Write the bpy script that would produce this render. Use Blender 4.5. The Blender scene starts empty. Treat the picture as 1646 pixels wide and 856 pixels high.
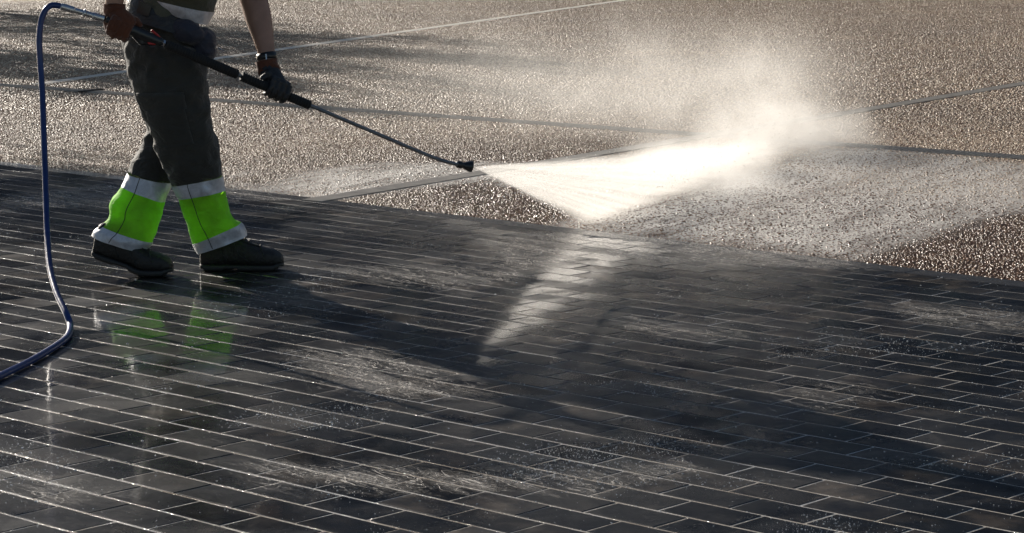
import bpy, bmesh, math, random
import numpy as np
from mathutils import Vector, Matrix, noise
random.seed(7)
rng = np.random.default_rng(7)
sc = bpy.context.scene
col = sc.collection
R = math.radians

# ---------------------------------------------------------------- camera
F_PX, HORIZON, CAM_H = 4010.0, -165.0, 1.51          # measured on the 1646 x 856 photograph
PITCH = math.atan((428 - HORIZON) / F_PX)
cam_d = bpy.data.cameras.new('camera')
cam = bpy.data.objects.new('camera', cam_d)
col.objects.link(cam)
cam.location = (0, 0, CAM_H)
cam.rotation_euler = (math.pi / 2 - PITCH, 0, 0)
cam_d.sensor_width = 36
cam_d.lens = 36 * F_PX / 1646
cam_d.clip_end = 2000
sc.camera = cam

# ---------------------------------------------------------------- sky, sun, exposure
SUN_EL, SUN_AZ = R(20.0), R(-34.0)                    # azimuth from +Y, negative = left
w = bpy.data.worlds.new('World')
sc.world = w
w.use_nodes = True
nt = w.node_tree
nt.nodes.clear()
sky = nt.nodes.new('ShaderNodeTexSky')
sky.sky_type = 'NISHITA'
sky.sun_disc = False
sky.sun_elevation = SUN_EL
sky.sun_rotation = SUN_AZ
sky.air_density = 1.0
sky.dust_density = 0.6
bg = nt.nodes.new('ShaderNodeBackground')
bg.inputs['Strength'].default_value = 0.05
wo = nt.nodes.new('ShaderNodeOutputWorld')
nt.links.new(sky.outputs[0], bg.inputs[0])
nt.links.new(bg.outputs[0], wo.inputs[0])
sl = bpy.data.lights.new('sun', 'SUN')
sl.energy = 5.0
sl.angle = R(0.5)
sl.color = (1.0, 0.92, 0.815)
sun = bpy.data.objects.new('sun', sl)
col.objects.link(sun)
to_sun = Vector((math.sin(SUN_AZ) * math.cos(SUN_EL), math.cos(SUN_AZ) * math.cos(SUN_EL), math.sin(SUN_EL)))
sun.rotation_euler = (-to_sun).to_track_quat('-Z', 'Y').to_euler()
sun.location = to_sun * 60
sc.view_settings.view_transform = 'Standard'
sc.view_settings.look = 'None'
sc.view_settings.exposure = 0.62
sc.view_settings.gamma = 1.0
sc.cycles.volume_bounces = 2
sc.cycles.max_bounces = 8
sc.cycles.use_denoising = True
sc.cycles.denoising_input_passes = 'RGB_ALBEDO_NORMAL'
sc.cycles.denoising_prefilter = 'ACCURATE'
sc.cycles.sample_clamp_indirect = 4.0
sc.cycles.volume_max_steps = 256

# ---------------------------------------------------------------- helpers
def P(px, py, Y):
    """world point at distance Y seen at a photograph pixel"""
    a, b = px - 823, -(py - 428)
    dy = F_PX * math.cos(PITCH) + b * math.sin(PITCH)
    dz = -F_PX * math.sin(PITCH) + b * math.cos(PITCH)
    t = Y / dy
    return Vector((a * t, Y, CAM_H + dz * t))

def G(px, py, z=0.0):
    a, b = px - 823, -(py - 428)
    dy = F_PX * math.cos(PITCH) + b * math.sin(PITCH)
    dz = -F_PX * math.sin(PITCH) + b * math.cos(PITCH)
    t = (z - CAM_H) / dz
    return Vector((a * t, dy * t, z))

def tag(o, label=None, cat=None, group=None, kind=None):
    if label: o['label'] = label
    if cat: o['category'] = cat
    if group: o['group'] = group
    if kind: o['kind'] = kind
    return o

def empty(name, loc):
    o = bpy.data.objects.new(name, None)
    o.empty_display_size = 0.2
    o.location = loc
    col.objects.link(o)
    return o

def link(name, me, mat=None, parent=None, smooth=False):
    o = bpy.data.objects.new(name, me)
    col.objects.link(o)
    if mat is not None and not me.materials:
        me.materials.append(mat)
    if smooth and len(me.polygons):
        me.polygons.foreach_set('use_smooth', [True] * len(me.polygons))
    if parent is not None:
        o.parent = parent
        o.matrix_parent_inverse = Matrix.Translation(-Vector(parent.location)) if parent.type == 'EMPTY' else Matrix.Identity(4)
    return o

def mesh(name, vs, fs):
    me = bpy.data.meshes.new(name)
    me.from_pydata([tuple(v) for v in vs], [], fs)
    me.update()
    return me

class MB:
    def __init__(s): s.v, s.f = [], []
    def add(s, vs, fs):
        k = len(s.v)
        s.v += [tuple(v) for v in vs]
        s.f += [tuple(i + k for i in f) for f in fs]
    def box(s, c, sx, sy, sz, M=None):
        vs = [Vector((x * sx / 2, y * sy / 2, z * sz / 2)) for z in (-1, 1) for y in (-1, 1) for x in (-1, 1)]
        if M is not None: vs = [M @ v for v in vs]
        c = Vector(c)
        s.add([v + c for v in vs], [(0, 2, 3, 1), (4, 5, 7, 6), (0, 1, 5, 4), (2, 6, 7, 3), (0, 4, 6, 2), (1, 3, 7, 5)])
    def tube(s, pts, rad, n=12, cap=True, up=None):
        """round tube through pts; rad a number or list; entries may be (ra, rb)"""
        pts = [Vector(p) for p in pts]
        N = len(pts)
        if not isinstance(rad, (list, tuple)): rad = [rad] * N
        k = len(s.v)
        ref = Vector(up) if up is not None else Vector((0.13, -0.97, 0.21))
        for i, p in enumerate(pts):
            t = (pts[min(i + 1, N - 1)] - pts[max(i - 1, 0)]).normalized()
            a = (ref - t * ref.dot(t))
            if a.length < 1e-4: a = Vector((1, 0, 0)) - t * t.x
            a.normalize()
            ref = a
            b = t.cross(a)
            r = rad[i]
            ra, rb = (r if isinstance(r, (list, tuple)) else (r, r))
            for j in range(n):
                q = 2 * math.pi * j / n
                s.v.append(tuple(p + a * ra * math.cos(q) + b * rb * math.sin(q)))
        for i in range(N - 1):
            for j in range(n):
                s.f.append((k + i * n + j, k + i * n + (j + 1) % n, k + (i + 1) * n + (j + 1) % n, k + (i + 1) * n + j))
        if cap:
            s.f.append(tuple(k + j for j in reversed(range(n))))
            s.f.append(tuple(k + (N - 1) * n + j for j in range(n)))
    def ball(s, c, rx, ry=None, rz=None, n=14, M=None):
        ry = ry or rx; rz = rz or rx
        c = Vector(c); k = len(s.v); m = n // 2
        out = []
        for i in range(m + 1):
            th = math.pi * i / m
            for j in range(n):
                ph = 2 * math.pi * j / n
                v = Vector((rx * math.sin(th) * math.cos(ph), ry * math.sin(th) * math.sin(ph), rz * math.cos(th)))
                if M is not None: v = M @ v
                out.append(c + v)
        s.v += [tuple(v) for v in out]
        for i in range(m):
            for j in range(n):
                s.f.append((k + i * n + j, k + (i + 1) * n + j, k + (i + 1) * n + (j + 1) % n, k + i * n + (j + 1) % n))
    def obj(s, name, mat, parent=None, smooth=False):
        return link(name, mesh(name, s.v, s.f), mat, parent, smooth)

def spline(pts, per=6):
    """Catmull-Rom through a list of tuples of any length"""
    P_ = [np.array(p, float) for p in pts]
    P_ = [2 * P_[0] - P_[1]] + P_ + [2 * P_[-1] - P_[-2]]
    out = []
    for i in range(1, len(P_) - 2):
        a, b, c, d = P_[i - 1:i + 3]
        for k in range(per):
            t = k / per
            out.append(0.5 * ((2 * b) + (-a + c) * t + (2 * a - 5 * b + 4 * c - d) * t * t + (-a + 3 * b - 3 * c + d) * t ** 3))
    out.append(P_[-2])
    return out

def remesh(name, mb, voxel, mat, parent=None, smooth_it=4, disp=None):
    """join overlapping shapes into one continuous skin"""
    me = mesh(name, mb.v, mb.f)
    t = bpy.data.objects.new('build', me)
    col.objects.link(t)
    m = t.modifiers.new('r', 'REMESH'); m.mode = 'VOXEL'; m.voxel_size = voxel; m.use_smooth_shade = True
    if smooth_it:
        q = t.modifiers.new('s', 'SMOOTH'); q.iterations = smooth_it; q.factor = 0.5
    dg = bpy.context.evaluated_depsgraph_get()
    dg.update()
    new = bpy.data.meshes.new_from_object(t.evaluated_get(dg))
    bpy.data.objects.remove(t)
    bpy.data.meshes.remove(me)
    new.name = name
    new.materials.clear()
    if disp:
        new.update()
        for v in new.vertices:
            v.co += v.normal * disp(v.co)
    o = link(name, new, mat, parent, True)
    return o

# ---------------------------------------------------------------- materials
class NM:
    def __init__(s, name):
        s.m = bpy.data.materials.new(name)
        s.m.use_nodes = True
        s.t = s.m.node_tree
        s.b = s.t.nodes['Principled BSDF']
        s.out = s.t.nodes['Material Output']
    def n(s, kind, **kw):
        nd = s.t.nodes.new(kind)
        for k, v in kw.items():
            if k.startswith('_'): setattr(nd, k[1:], v)
            else:
                key = int(k[1:]) if k[0] == 'i' and k[1:].isdigit() else k.replace('__', ' ')
                nd.inputs[key].default_value = v
        return nd
    def l(s, a, b): s.t.links.new(a, b)
    def pos(s): return s.n('ShaderNodeNewGeometry').outputs['Position']
    def objc(s): return s.n('ShaderNodeTexCoord').outputs['Object']
    def mapping(s, src, scale=(1, 1, 1), rot=(0, 0, 0), loc=(0, 0, 0)):
        m = s.n('ShaderNodeMapping'); s.l(src, m.inputs[0])
        m.inputs['Scale'].default_value = scale; m.inputs['Rotation'].default_value = rot; m.inputs['Location'].default_value = loc
        return m.outputs[0]
    def noise(s, src, scale, detail=4, rough=0.55, dist=0.0):
        nd = s.n('ShaderNodeTexNoise'); s.l(src, nd.inputs['Vector'])
        nd.inputs['Scale'].default_value = scale; nd.inputs['Detail'].default_value = detail
        nd.inputs['Roughness'].default_value = rough; nd.inputs['Distortion'].default_value = dist
        return nd.outputs['Fac']
    def ramp(s, fac, stops, interp='LINEAR'):
        r = s.n('ShaderNodeValToRGB'); s.l(fac, r.inputs[0]); cr = r.color_ramp; cr.interpolation = interp
        while len(cr.elements) < len(stops): cr.elements.new(0.5)
        for e, (p, c) in zip(cr.elements, stops):
            e.position = p; e.color = (*c, 1) if isinstance(c, tuple) else (c, c, c, 1)
        return r.outputs[0]
    def math(s, op, a, b=None, clamp=False):
        nd = s.n('ShaderNodeMath', _operation=op, _use_clamp=clamp)
        for i, x in enumerate((a, b)):
            if x is None: continue
            if isinstance(x, (int, float)): nd.inputs[i].default_value = x
            else: s.l(x, nd.inputs[i])
        return nd.outputs[0]
    def mix(s, fac, a, b, mode='MIX'):
        nd = s.n('ShaderNodeMix', _data_type='RGBA', _blend_type=mode)
        for i, x in ((0, fac), (6, a), (7, b)):
            if isinstance(x, (int, float)): nd.inputs[i].default_value = x
            elif isinstance(x, tuple): nd.inputs[i].default_value = (*x, 1)
            else: s.l(x, nd.inputs[i])
        return nd.outputs[2]
    def bump(s, h, strength, dist, normal=None):
        nd = s.n('ShaderNodeBump', Strength=strength, Distance=dist); s.l(h, nd.inputs['Height'])
        if normal is not None: s.l(normal, nd.inputs['Normal'])
        return nd.outputs[0]
    def set(s, **kw):
        for k, v in kw.items():
            key = k.replace('__', ' ')
            if isinstance(v, (int, float)): s.b.inputs[key].default_value = v
            elif isinstance(v, tuple): s.b.inputs[key].default_value = (*v, 1) if len(v) == 3 else v
            else: s.l(v, s.b.inputs[key])
        return s

ROW_AZ = R(-47.5)
UX, UY = math.sin(ROW_AZ), math.cos(ROW_AZ)           # along the courses (away to the left)
VX, VY = math.cos(ROW_AZ), -math.sin(ROW_AZ)          # across the courses (away to the right)
def uv(u, v, z=0.0): return Vector((u * UX + v * VX, u * UY + v * VY, z))

def mat_paver():
    k = NM('wet_dark_paver')
    p = k.pos()
    rnd = k.n('ShaderNodeObjectInfo').outputs['Random']
    att = k.n('ShaderNodeAttribute', _attribute_name='tone').outputs['Fac']
    n1 = k.noise(p, 9, 6, 0.62)
    c = k.ramp(n1, [(0.34, (0.004, 0.004, 0.005)), (0.5, (0.010, 0.0096, 0.0092)), (0.66, (0.03, 0.027, 0.024))])
    tone = k.ramp(k.math('ADD', k.math('MULTIPLY', rnd, 0.999), att), [(0.0, (0.35, 0.4, 0.5)), (0.3, (1.1, 1.05, 1.0)), (0.6, (0.6, 0.68, 0.8)), (0.85, (2.0, 1.85, 1.7)), (1.0, (3.2, 2.9, 2.6))])
    c = k.mix(1.0, c, tone, 'MULTIPLY')
    lime = k.ramp(k.noise(p, 3.3, 9, 0.78, 1.2), [(0.54, 0.0), (0.66, 0.4)])
    c = k.mix(lime, c, (0.1, 0.09, 0.08))
    big = k.noise(p, 1.3, 4, 0.6, 0.5)
    per = k.math('SUBTRACT', k.math('FRACT', k.math('MULTIPLY', k.math('ADD', rnd, att), 7.31)), 0.5)
    wet = k.ramp(k.math('ADD', k.noise(p, 2.1, 6, 0.65, 0.8), k.math('MULTIPLY', per, 0.16)), [(0.5, 1.0), (0.6, 0.15)])
    ro = k.math('ADD', k.math('ADD', k.ramp(big, [(0.38, 0.14), (0.62, 0.34)]), k.math('MULTIPLY', per, 0.14)), k.math('MULTIPLY', k.noise(p, 60, 3), 0.12))
    h1 = k.noise(p, 260, 2, 0.6)
    h2 = k.noise(p, 28, 3, 0.5)
    rough_amt = k.ramp(k.noise(p, 3.1, 4, 0.6), [(0.40, 0.05), (0.66, 0.8)])
    b1 = k.bump(h2, 0.10, 0.004)
    nd = k.n('ShaderNodeBump', Distance=0.0014); k.l(h1, nd.inputs['Height']); k.l(rough_amt, nd.inputs['Strength']); k.l(b1, nd.inputs['Normal'])
    cn = k.bump(k.noise(p, 22, 4, 0.55, 0.8), 0.09, 0.003)
    k.set(Base__Color=c, Roughness=ro, IOR=1.34, Normal=nd.outputs[0], Coat__Weight=wet, Coat__Roughness=0.065, Coat__IOR=1.38, Coat__Normal=cn)
    return k.m

def mat_grout():
    k = NM('wet_sand_joint')
    p = k.pos()
    c = k.ramp(k.noise(p, 3, 5), [(0.35, (0.42, 0.35, 0.27)), (0.5, (0.66, 0.6, 0.52)), (0.65, (0.82, 0.8, 0.77))])
    k.set(Base__Color=c, Roughness=0.1, Coat__Weight=0.6, Coat__Roughness=0.05, Normal=k.bump(k.noise(p, 200, 2), 1.0, 0.006))
    return k.m

def mat_grit(name='exposed_aggregate', stones=False):
    k = NM(name)
    p = k.pos()
    if stones:
        rnd = k.n('ShaderNodeObjectInfo').outputs['Random']
        c = k.ramp(rnd, [(0.0, (0.14, 0.066, 0.036)), (0.3, (0.28, 0.17, 0.1)), (0.55, (0.41, 0.285, 0.18)), (0.8, (0.53, 0.4, 0.27)), (1.0, (0.68, 0.57, 0.42))])
        big = k.ramp(k.noise(p, 0.5, 3), [(0.35, 0.0), (0.7, 1.0)])
        c = k.mix(k.math('MULTIPLY', big, 0.35), c, (0.12, 0.08, 0.06))
        dt = k.n('ShaderNodeVectorMath', _operation='DOT_PRODUCT'); k.l(p, dt.inputs[0]); dt.inputs[1].default_value = (VX, VY, 0)
        sx = k.n('ShaderNodeSeparateXYZ'); k.l(p, sx.inputs[0])
        vd = k.math('ADD', dt.outputs['Value'], k.math('MULTIPLY', k.math('SUBTRACT', k.noise(p, 1.1, 5, 0.6), 0.5), 1.6))
        wa = k.math('MULTIPLY', k.math('SUBTRACT', 11.2, vd), 1.1, clamp=True)
        wb_ = k.math('MULTIPLY', k.math('ADD', sx.outputs[0], 1.0), 1.2, clamp=True)
        wt = k.math('MULTIPLY', wa, wb_)
        c = k.mix(wt, c, k.mix(1.0, c, (0.5, 0.38, 0.31), 'MULTIPLY'))
        k.set(Base__Color=c, Roughness=k.math('SUBTRACT', 0.46, k.math('MULTIPLY', wt, 0.22)), IOR=1.42)
    else:
        v = k.n('ShaderNodeTexVoronoi', Scale=70.0); k.l(p, v.inputs['Vector'])
        bw = k.n('ShaderNodeSeparateColor'); k.l(v.outputs['Color'], bw.inputs[0])
        c = k.ramp(bw.outputs[0], [(0.0, (0.14, 0.066, 0.036)), (0.3, (0.28, 0.17, 0.1)), (0.55, (0.41, 0.285, 0.18)), (0.8, (0.53, 0.4, 0.27)), (1.0, (0.68, 0.57, 0.42))])
        h = k.math('SUBTRACT', 1.0, v.outputs['Distance'])
        k.set(Base__Color=c, Roughness=0.32, Normal=k.bump(h, 1.0, 0.012))
    return k.m

def mat_binder():
    k = NM('dark_binder')
    k.set(Base__Color=k.ramp(k.noise(k.pos(), 90, 3), [(0.3, (0.05, 0.035, 0.028)), (0.7, (0.14, 0.1, 0.08))]), Roughness=0.35,
          Normal=k.bump(k.noise(k.pos(), 260, 3), 1.0, 0.006))
    return k.m

def mat_concrete(name, lo, hi, rough=0.5):
    k = NM(name)
    p = k.pos()
    k.set(Base__Color=k.ramp(k.noise(p, 12, 6), [(0.3, lo), (0.7, hi)]), Roughness=rough, Normal=k.bump(k.noise(p, 180, 3), 0.5, 0.003))
    return k.m

def mat_cloth(name, colr, rough=0.8, weave=900, trans=0.0, var=0.25, sheen=0.2):
    k = NM(name)
    p = k.objc()
    n = k.noise(p, 14, 5)
    dark = tuple(x * (1 - var) for x in colr)
    c = k.ramp(n, [(0.3, dark), (0.7, colr)])
    b = k.bump(k.noise(p, weave, 2), 0.25, 0.001, k.bump(k.noise(k.mapping(p, (1, 1, 1.6), (0, 0.5, 0)), 17, 4, 0.55, 1.4), 0.55, 0.02))
    k.set(Base__Color=c, Roughness=rough, Normal=b, Sheen__Weight=sheen)
    if trans:
        tr = k.n('ShaderNodeBsdfTranslucent'); k.l(c, tr.inputs[0])
        mx = k.n('ShaderNodeMixShader'); mx.inputs[0].default_value = trans
        k.l(k.b.outputs[0], mx.inputs[1]); k.l(tr.outputs[0], mx.inputs[2]); k.l(mx.outputs[0], k.out.inputs[0])
    return k.m

def mat_plain(name, colr, rough=0.4, metal=0.0, bump=0.0, scale=80, **kw):
    k = NM(name)
    p = k.objc()
    c = k.ramp(k.noise(p, 20, 4), [(0.3, tuple(x * 0.75 for x in colr)), (0.7, colr)])
    k.set(Base__Color=c, Roughness=rough, Metallic=metal, **kw)
    if bump: k.set(Normal=k.bump(k.noise(p, scale, 3), bump, 0.004))
    return k.m

def mat_reflective():
    k = NM('reflective_tape')
    p = k.objc()
    dirt = k.ramp(k.noise(p, 26, 6, 0.7, 0.6), [(0.4, 0.0), (0.7, 0.55)])
    c = k.mix(dirt, (0.62, 0.63, 0.68), (0.2, 0.2, 0.23))
    k.set(Base__Color=c, Roughness=0.45, Metallic=0.25, Normal=k.bump(k.noise(p, 45, 4, 0.6, 0.9), 0.5, 0.006))
    return k.m

def mat_film(name, thr, gain, stretch, fs, rot, amax=1.0, speck=0.0, colr=(0.74, 0.69, 0.63)):
    k = NM(name)
    p = k.pos()
    st = k.mapping(p, (1, 1, 1), (0, 0, R(rot)))
    st = k.mapping(st, stretch)
    n = k.noise(st, 1.0, 7, 0.65, 0.7)
    fine = k.noise(p, fs, 4, 0.65, 1.0)
    cover = k.n('ShaderNodeAttribute', _attribute_name='cover').outputs['Fac']
    dens = k.n('ShaderNodeAttribute', _attribute_name='dens').outputs['Fac']
    a = k.math('ADD', k.math('MULTIPLY', n, 1.3), k.math('MULTIPLY', fine, 0.6))
    a = k.math('ADD', a, k.math('MULTIPLY', cover, 0.35))
    a = k.math('SUBTRACT', k.math('ADD', a, dens), thr)
    a = k.math('MULTIPLY', a, gain, clamp=True)
    a = k.math('MULTIPLY', a, k.math('MULTIPLY', cover, 2.5, clamp=True))
    a = k.math('MULTIPLY', a, amax)
    if speck:
        rg = k.math('ABSOLUTE', k.math('SUBTRACT', k.noise(k.mapping(st, (1.6, 1.0, 1)), 0.9, 3, 0.5, 1.6), 0.5))
        fil = k.math('MULTIPLY', k.math('SUBTRACT', 0.012, rg), 110.0, clamp=True)
        fil = k.math('MULTIPLY', fil, k.math('MULTIPLY', k.math('SUBTRACT', k.math('MULTIPLY', dens, cover), 0.1), 3.0, clamp=True))
        sp = k.ramp(k.noise(p, 90, 6, 0.8), [(0.42, 1.0 - speck), (0.6, 1.0)])
        a = k.math('MAXIMUM', k.math('MULTIPLY', a, sp), k.math('MULTIPLY', fil, 0.85))
    k.set(Base__Color=colr, Roughness=0.3, IOR=1.33, Alpha=a, Normal=k.bump(fine, 0.9, 0.01))
    return k.m

def mat_droplet():
    k = NM('water_drop')
    k.set(Base__Color=(0.75, 0.78, 0.82), Roughness=0.06, IOR=1.33, Transmission__Weight=0.6)
    return k.m

M = dict(
    paver=mat_paver(), grout=mat_grout(), stones=mat_grit('aggregate_stone', True), grit=mat_grit(), binder=mat_binder(),
    strip=mat_concrete('pale_concrete', (0.6, 0.55, 0.48), (0.75, 0.7, 0.62)),
    kerb=mat_concrete('dark_edging', (0.03, 0.03, 0.032), (0.06, 0.057, 0.055), 0.25),
    trousers=mat_cloth('work_trousers', (0.03, 0.028, 0.022)), hivis=mat_cloth('fluorescent_cloth', (0.40, 1.0, 0.03), 0.7, trans=0.5, var=0.3),
    tape=mat_reflective(), vest=mat_cloth('olive_vest', (0.06, 0.055, 0.03)), shirt=mat_cloth('dark_shirt', (0.08, 0.085, 0.06)),
    pouch=mat_cloth('navy_pouch', (0.012, 0.016, 0.035), 0.6), belt=mat_cloth('black_webbing', (0.012, 0.014, 0.018), 0.5),
    boot=mat_plain('black_leather', (0.013, 0.0115, 0.0105), 0.55, 0, 0.9, 90), sole=mat_plain('black_rubber', (0.018, 0.018, 0.018), 0.6, 0, 0.3, 90),
    lace=mat_plain('bootlace', (0.03, 0.03, 0.03), 0.8),
    skin=mat_plain('skin', (0.36, 0.2, 0.14), 0.5, 0, 0.15, 160), hair=mat_plain('dark_hair', (0.02, 0.014, 0.01), 0.6, 0, 0.6, 200),
    orange=mat_cloth('orange_knit_glove', (0.11, 0.03, 0.01), 0.85, 500), coat=mat_plain('black_glove_coating', (0.018, 0.018, 0.02), 0.55, 0, 0.5, 150),
    foam_rubber=mat_plain('foam_rubber', (0.012, 0.012, 0.013), 0.75, 0, 0.3, 200), plastic=mat_plain('black_plastic', (0.015, 0.016, 0.018), 0.3),
    red=mat_plain('red_plastic', (0.45, 0.02, 0.02), 0.35), steel=mat_plain('steel', (0.5, 0.52, 0.55), 0.25, 1.0, 0.1, 200),
    lance=mat_plain('dulled_steel_tube', (0.17, 0.18, 0.2), 0.35, 0.8, 0.15, 90),
    hose=mat_plain('blue_hose', (0.008, 0.03, 0.15), 0.3, 0, 0.35, 35), grate=mat_plain('galvanised_grate', (0.3, 0.29, 0.28), 0.4, 0.5, 0.2, 60),
    void=mat_plain('drain_channel_inside', (0.05, 0.045, 0.04), 0.6), film=mat_film('foaming_water', 1.22, 2.0, (0.9, 7.0, 1), 75, -62, 0.95), streak=mat_film('foam_streaks', 1.52, 3.2, (2.6, 15.0, 1), 85, -128, 0.42, 0.9), drop=mat_droplet(), spraydrop=mat_cloth('backlit_drop', (0.95, 0.95, 0.93), 0.2, trans=0.7, var=0.02, sheen=0.0),  # flying drops are coloured white to stand in for backlight through water
    bark=mat_plain('bark', (0.12, 0.09, 0.065), 0.9, 0, 1.0, 20), leaf=mat_plain('leaves', (0.07, 0.11, 0.03), 0.6),
    facade=mat_plain('blue_tint_facade', (0.04, 0.055, 0.09), 0.8, 0, 0.4, 3), glass=mat_plain('dark_glass', (0.03, 0.035, 0.04), 0.1), roof=mat_plain('slate_roof', (0.07, 0.07, 0.075), 0.7),  # facade blue stands in for sky blue mirrored by the wet pavers
)

# ---------------------------------------------------------------- ground
V_EDGE = 8.60                                          # where the pavers meet the aggregate slab
def sheet(name, pts, z, mat):
    o = link(name, mesh(name, [(x, y, z) for x, y in pts], [tuple(range(len(pts)))]), mat)
    return tag(o, kind='structure')
g = sheet('ground', [(-400, -300), (400, -300), (400, 600), (-400, 600)], -0.06, M['binder'])

def uvpoly(pts): return [tuple(uv(u, v)[:2]) for u, v in pts]
plaza = sheet('aggregate_slab', uvpoly([(-60, V_EDGE), (-60, 120), (120, 120), (120, V_EDGE)]), -0.006, M['grit'])
pave = sheet('pavement', uvpoly([(-12, -6), (-12, V_EDGE), (24, V_EDGE), (24, -6)]), -0.0011, M['grout'])

# pavers laid in running bond
PL, PW, JT, CH = 0.228, 0.1395, 0.0112, 0.0014
def paver_geo(l, wd, cx, cy, h, tilt):
    """chamfered block: top ring, chamfer ring, skirt"""
    def ring(a, b, z): return [(sx * a + 0.0, sy * b, z) for sx, sy in ((-1, -1), (1, -1), (1, 1), (-1, 1))]
    a, b = l / 2, wd / 2
    vs = ring(a - CH, b - CH, 0) + ring(a, b, -CH) + ring(a, b, -0.05)
    fs = [(0, 1, 2, 3)] + [(4 + j, 4 + (j + 1) % 4, (j + 1) % 4, j) for j in range(4)] + [(8 + j, 8 + (j + 1) % 4, 4 + (j + 1) % 4, 4 + j) for j in range(4)]
    out = []
    jx = [random.uniform(-0.0016, 0.0008) for _ in range(8)]
    for i_, (x, y, z) in enumerate(vs):
        x += math.copysign(jx[i_ % 4], x); y += math.copysign(jx[4 + i_ % 4], y)
        out.append(uv(cx + x, cy + y, z + h + tilt[0] * x + tilt[1] * y))
    return out, fs
paver_list = []
V_KERB = V_EDGE - 0.125
nrow = int((V_KERB + 1.0) / PW)
for r in range(nrow):
    cv = V_KERB - (r + 0.5) * PW
    offs = (r % 2) * PL / 2 + random.uniform(-0.012, 0.012)
    u = -7.0 + offs
    while u < 15:
        l = PL
        c = uv(u, cv)
        if c.y > 3.6 and abs(c.x) < 0.205 * c.y + 1.6 and c.y < 16:
            paver_list.append((u, cv, c))
        u += l
def on_screen(c):
    Y = c.y; px = 823 + c.x * F_PX / Y; py = CAM_H * F_PX / Y + HORIZON
    return -25 < px < 1671 and 240 < py < 880
vis = sorted([q for q in paver_list if on_screen(q[2])], key=lambda q: q[2].length)
parts = vis[:298]; part_ids = set(id(q) for q in parts)
rest = [q for q in paver_list if id(q) not in part_ids]
def paver_jit():
    return random.uniform(0.0001, 0.0006), (max(-.004, min(.004, random.gauss(0, 0.0025))), max(-.009, min(.009, random.gauss(0, 0.005))))
variants = []
for k in range(24):
    h, t = paver_jit()
    vs, fs = paver_geo(PL - JT * 0.85 - random.uniform(0, 0.0015), PW - JT - random.uniform(0, 0.0015), 0, 0, h, t)
    variants.append(mesh('paver', vs, fs))
    variants[-1].materials.append(M['paver'])
for k, (u, cv, c) in enumerate(parts):
    o = link('paver', variants[random.randrange(24)], None, pave)
    o.location = (c.x, c.y, 0)
mb = MB(); tones = []
for u, cv, c in rest:
    h, t = paver_jit()
    vs, fs = paver_geo(PL - JT * 0.85, PW - JT, u, cv, h, t)
    mb.add(vs, fs); tones += [random.random()] * len(vs)
o = mb.obj('paver_field', M['paver'], pave)
o['kind'] = 'stuff'
at = o.data.attributes.new('tone', 'FLOAT', 'POINT'); at.data.foreach_set('value', tones)

# long edging slabs between the pavers and the aggregate
kb = [mesh('edging_slab', *paver_geo(0.594, 0.119, 0, 0, 0.001 * k, (0.001 * (k - 1), 0))) for k in range(3)]
for m_ in kb: m_.materials.append(M['kerb'])
for k in range(22):
    u = -2.5 + k * 0.6
    c = uv(u, V_EDGE - 0.0625)
    o = link('edging_slab', kb[k % 3], None, pave)
    o.location = (c.x, c.y, 0)

# ---------------------------------------------------------------- strips and drain across the slab
def line_frame(a, b):
    a, b = Vector(a), Vector(b)
    d = (b - a); L = d.length; d.normalize()
    return a, d, Vector((d.y, -d.x, 0)), L
EXCL = []                                              # (origin, direction, normal, length, half width)
def paving_strip(a, b, wd, seg, groove, label_mat):
    A, d, n, L = line_frame(a, b)
    EXCL.append((A, d, n, L, wd / 2 + groove))
    root = empty('paving_strip', A)
    root['kind'] = 'structure'
    ch = MB()
    hw = wd / 2 + groove
    ch.add([A - n * hw + Vector((0, 0, -0.0045)), A + n * hw + Vector((0, 0, -0.0045)), A + d * L + n * hw + Vector((0, 0, -0.0045)), A + d * L - n * hw + Vector((0, 0, -0.0045))], [(0, 1, 2, 3)])
    ch.obj('groove', M['void'], root)
    k = 0; s = 0.0
    Mr = Matrix((d, n, Vector((0, 0, 1)))).transposed()
    while s < L - 0.05:
        l = min(seg, L - s)
        b_ = MB(); b_.box(A + d * (s + l / 2) + Vector((0, 0, -0.005 + random.uniform(-.0006, .0006))), l - 0.004, wd, 0.018, Mr)
        o = b_.obj('strip_slab', label_mat, root)
        s += l; k += 1
    return root
paving_strip(G(60, 135), G(1150, -21), 0.12, 2.4, 0.008, M['strip'])
paving_strip(G(500, 323), G(1900, 92), 0.13, 1.8, 0.02, mat_concrete('grey_concrete', (0.17, 0.155, 0.14), (0.3, 0.28, 0.25), 0.35))

A, d, n, L = line_frame(G(-90, 130), G(1760, 261))
DW = 0.17
EXCL.append((A, d, n, L, DW / 2 + 0.012))
dr = empty('drain_channel', A)
tag(dr, 'long narrow metal drain grating crossing the gravelly paving behind the spray', 'drain')
c_ = MB()
Mr = Matrix((d, n, Vector((0, 0, 1)))).transposed()
c_.box(A + d * L / 2 + Vector((0, 0, -0.004)), L, DW + 0.012, 0.002, Mr)
c_.obj('channel_bed', M['void'], dr)
for sgn in (-1, 1):
    e = MB(); e.box(A + d * L / 2 + n * sgn * (DW / 2 + 0.004) + Vector((0, 0, -0.0015)), L, 0.012, 0.011, Mr)
    e.obj('edge_rail', M['grate'], dr)
gm = MB()
ns = 13; sl_ = 0.5
Md = Matrix.Rotation(R(35), 3, 'Z')
for j in range(ns):
    x = (j + 0.5) * sl_ / ns
    gm.box(d * x, 0.012, (DW - 0.03) * 1.2, 0.008, Mr @ Md)
for yy in (-0.045, 0.0, 0.045):
    gm.box(d * (sl_ / 2) + n * yy + Vector((0, 0, 0.001)), sl_ - 0.004, 0.008, 0.009, Mr)
gmesh = mesh('grate_section', gm.v, gm.f); gmesh.materials.append(M['grate'])
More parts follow.
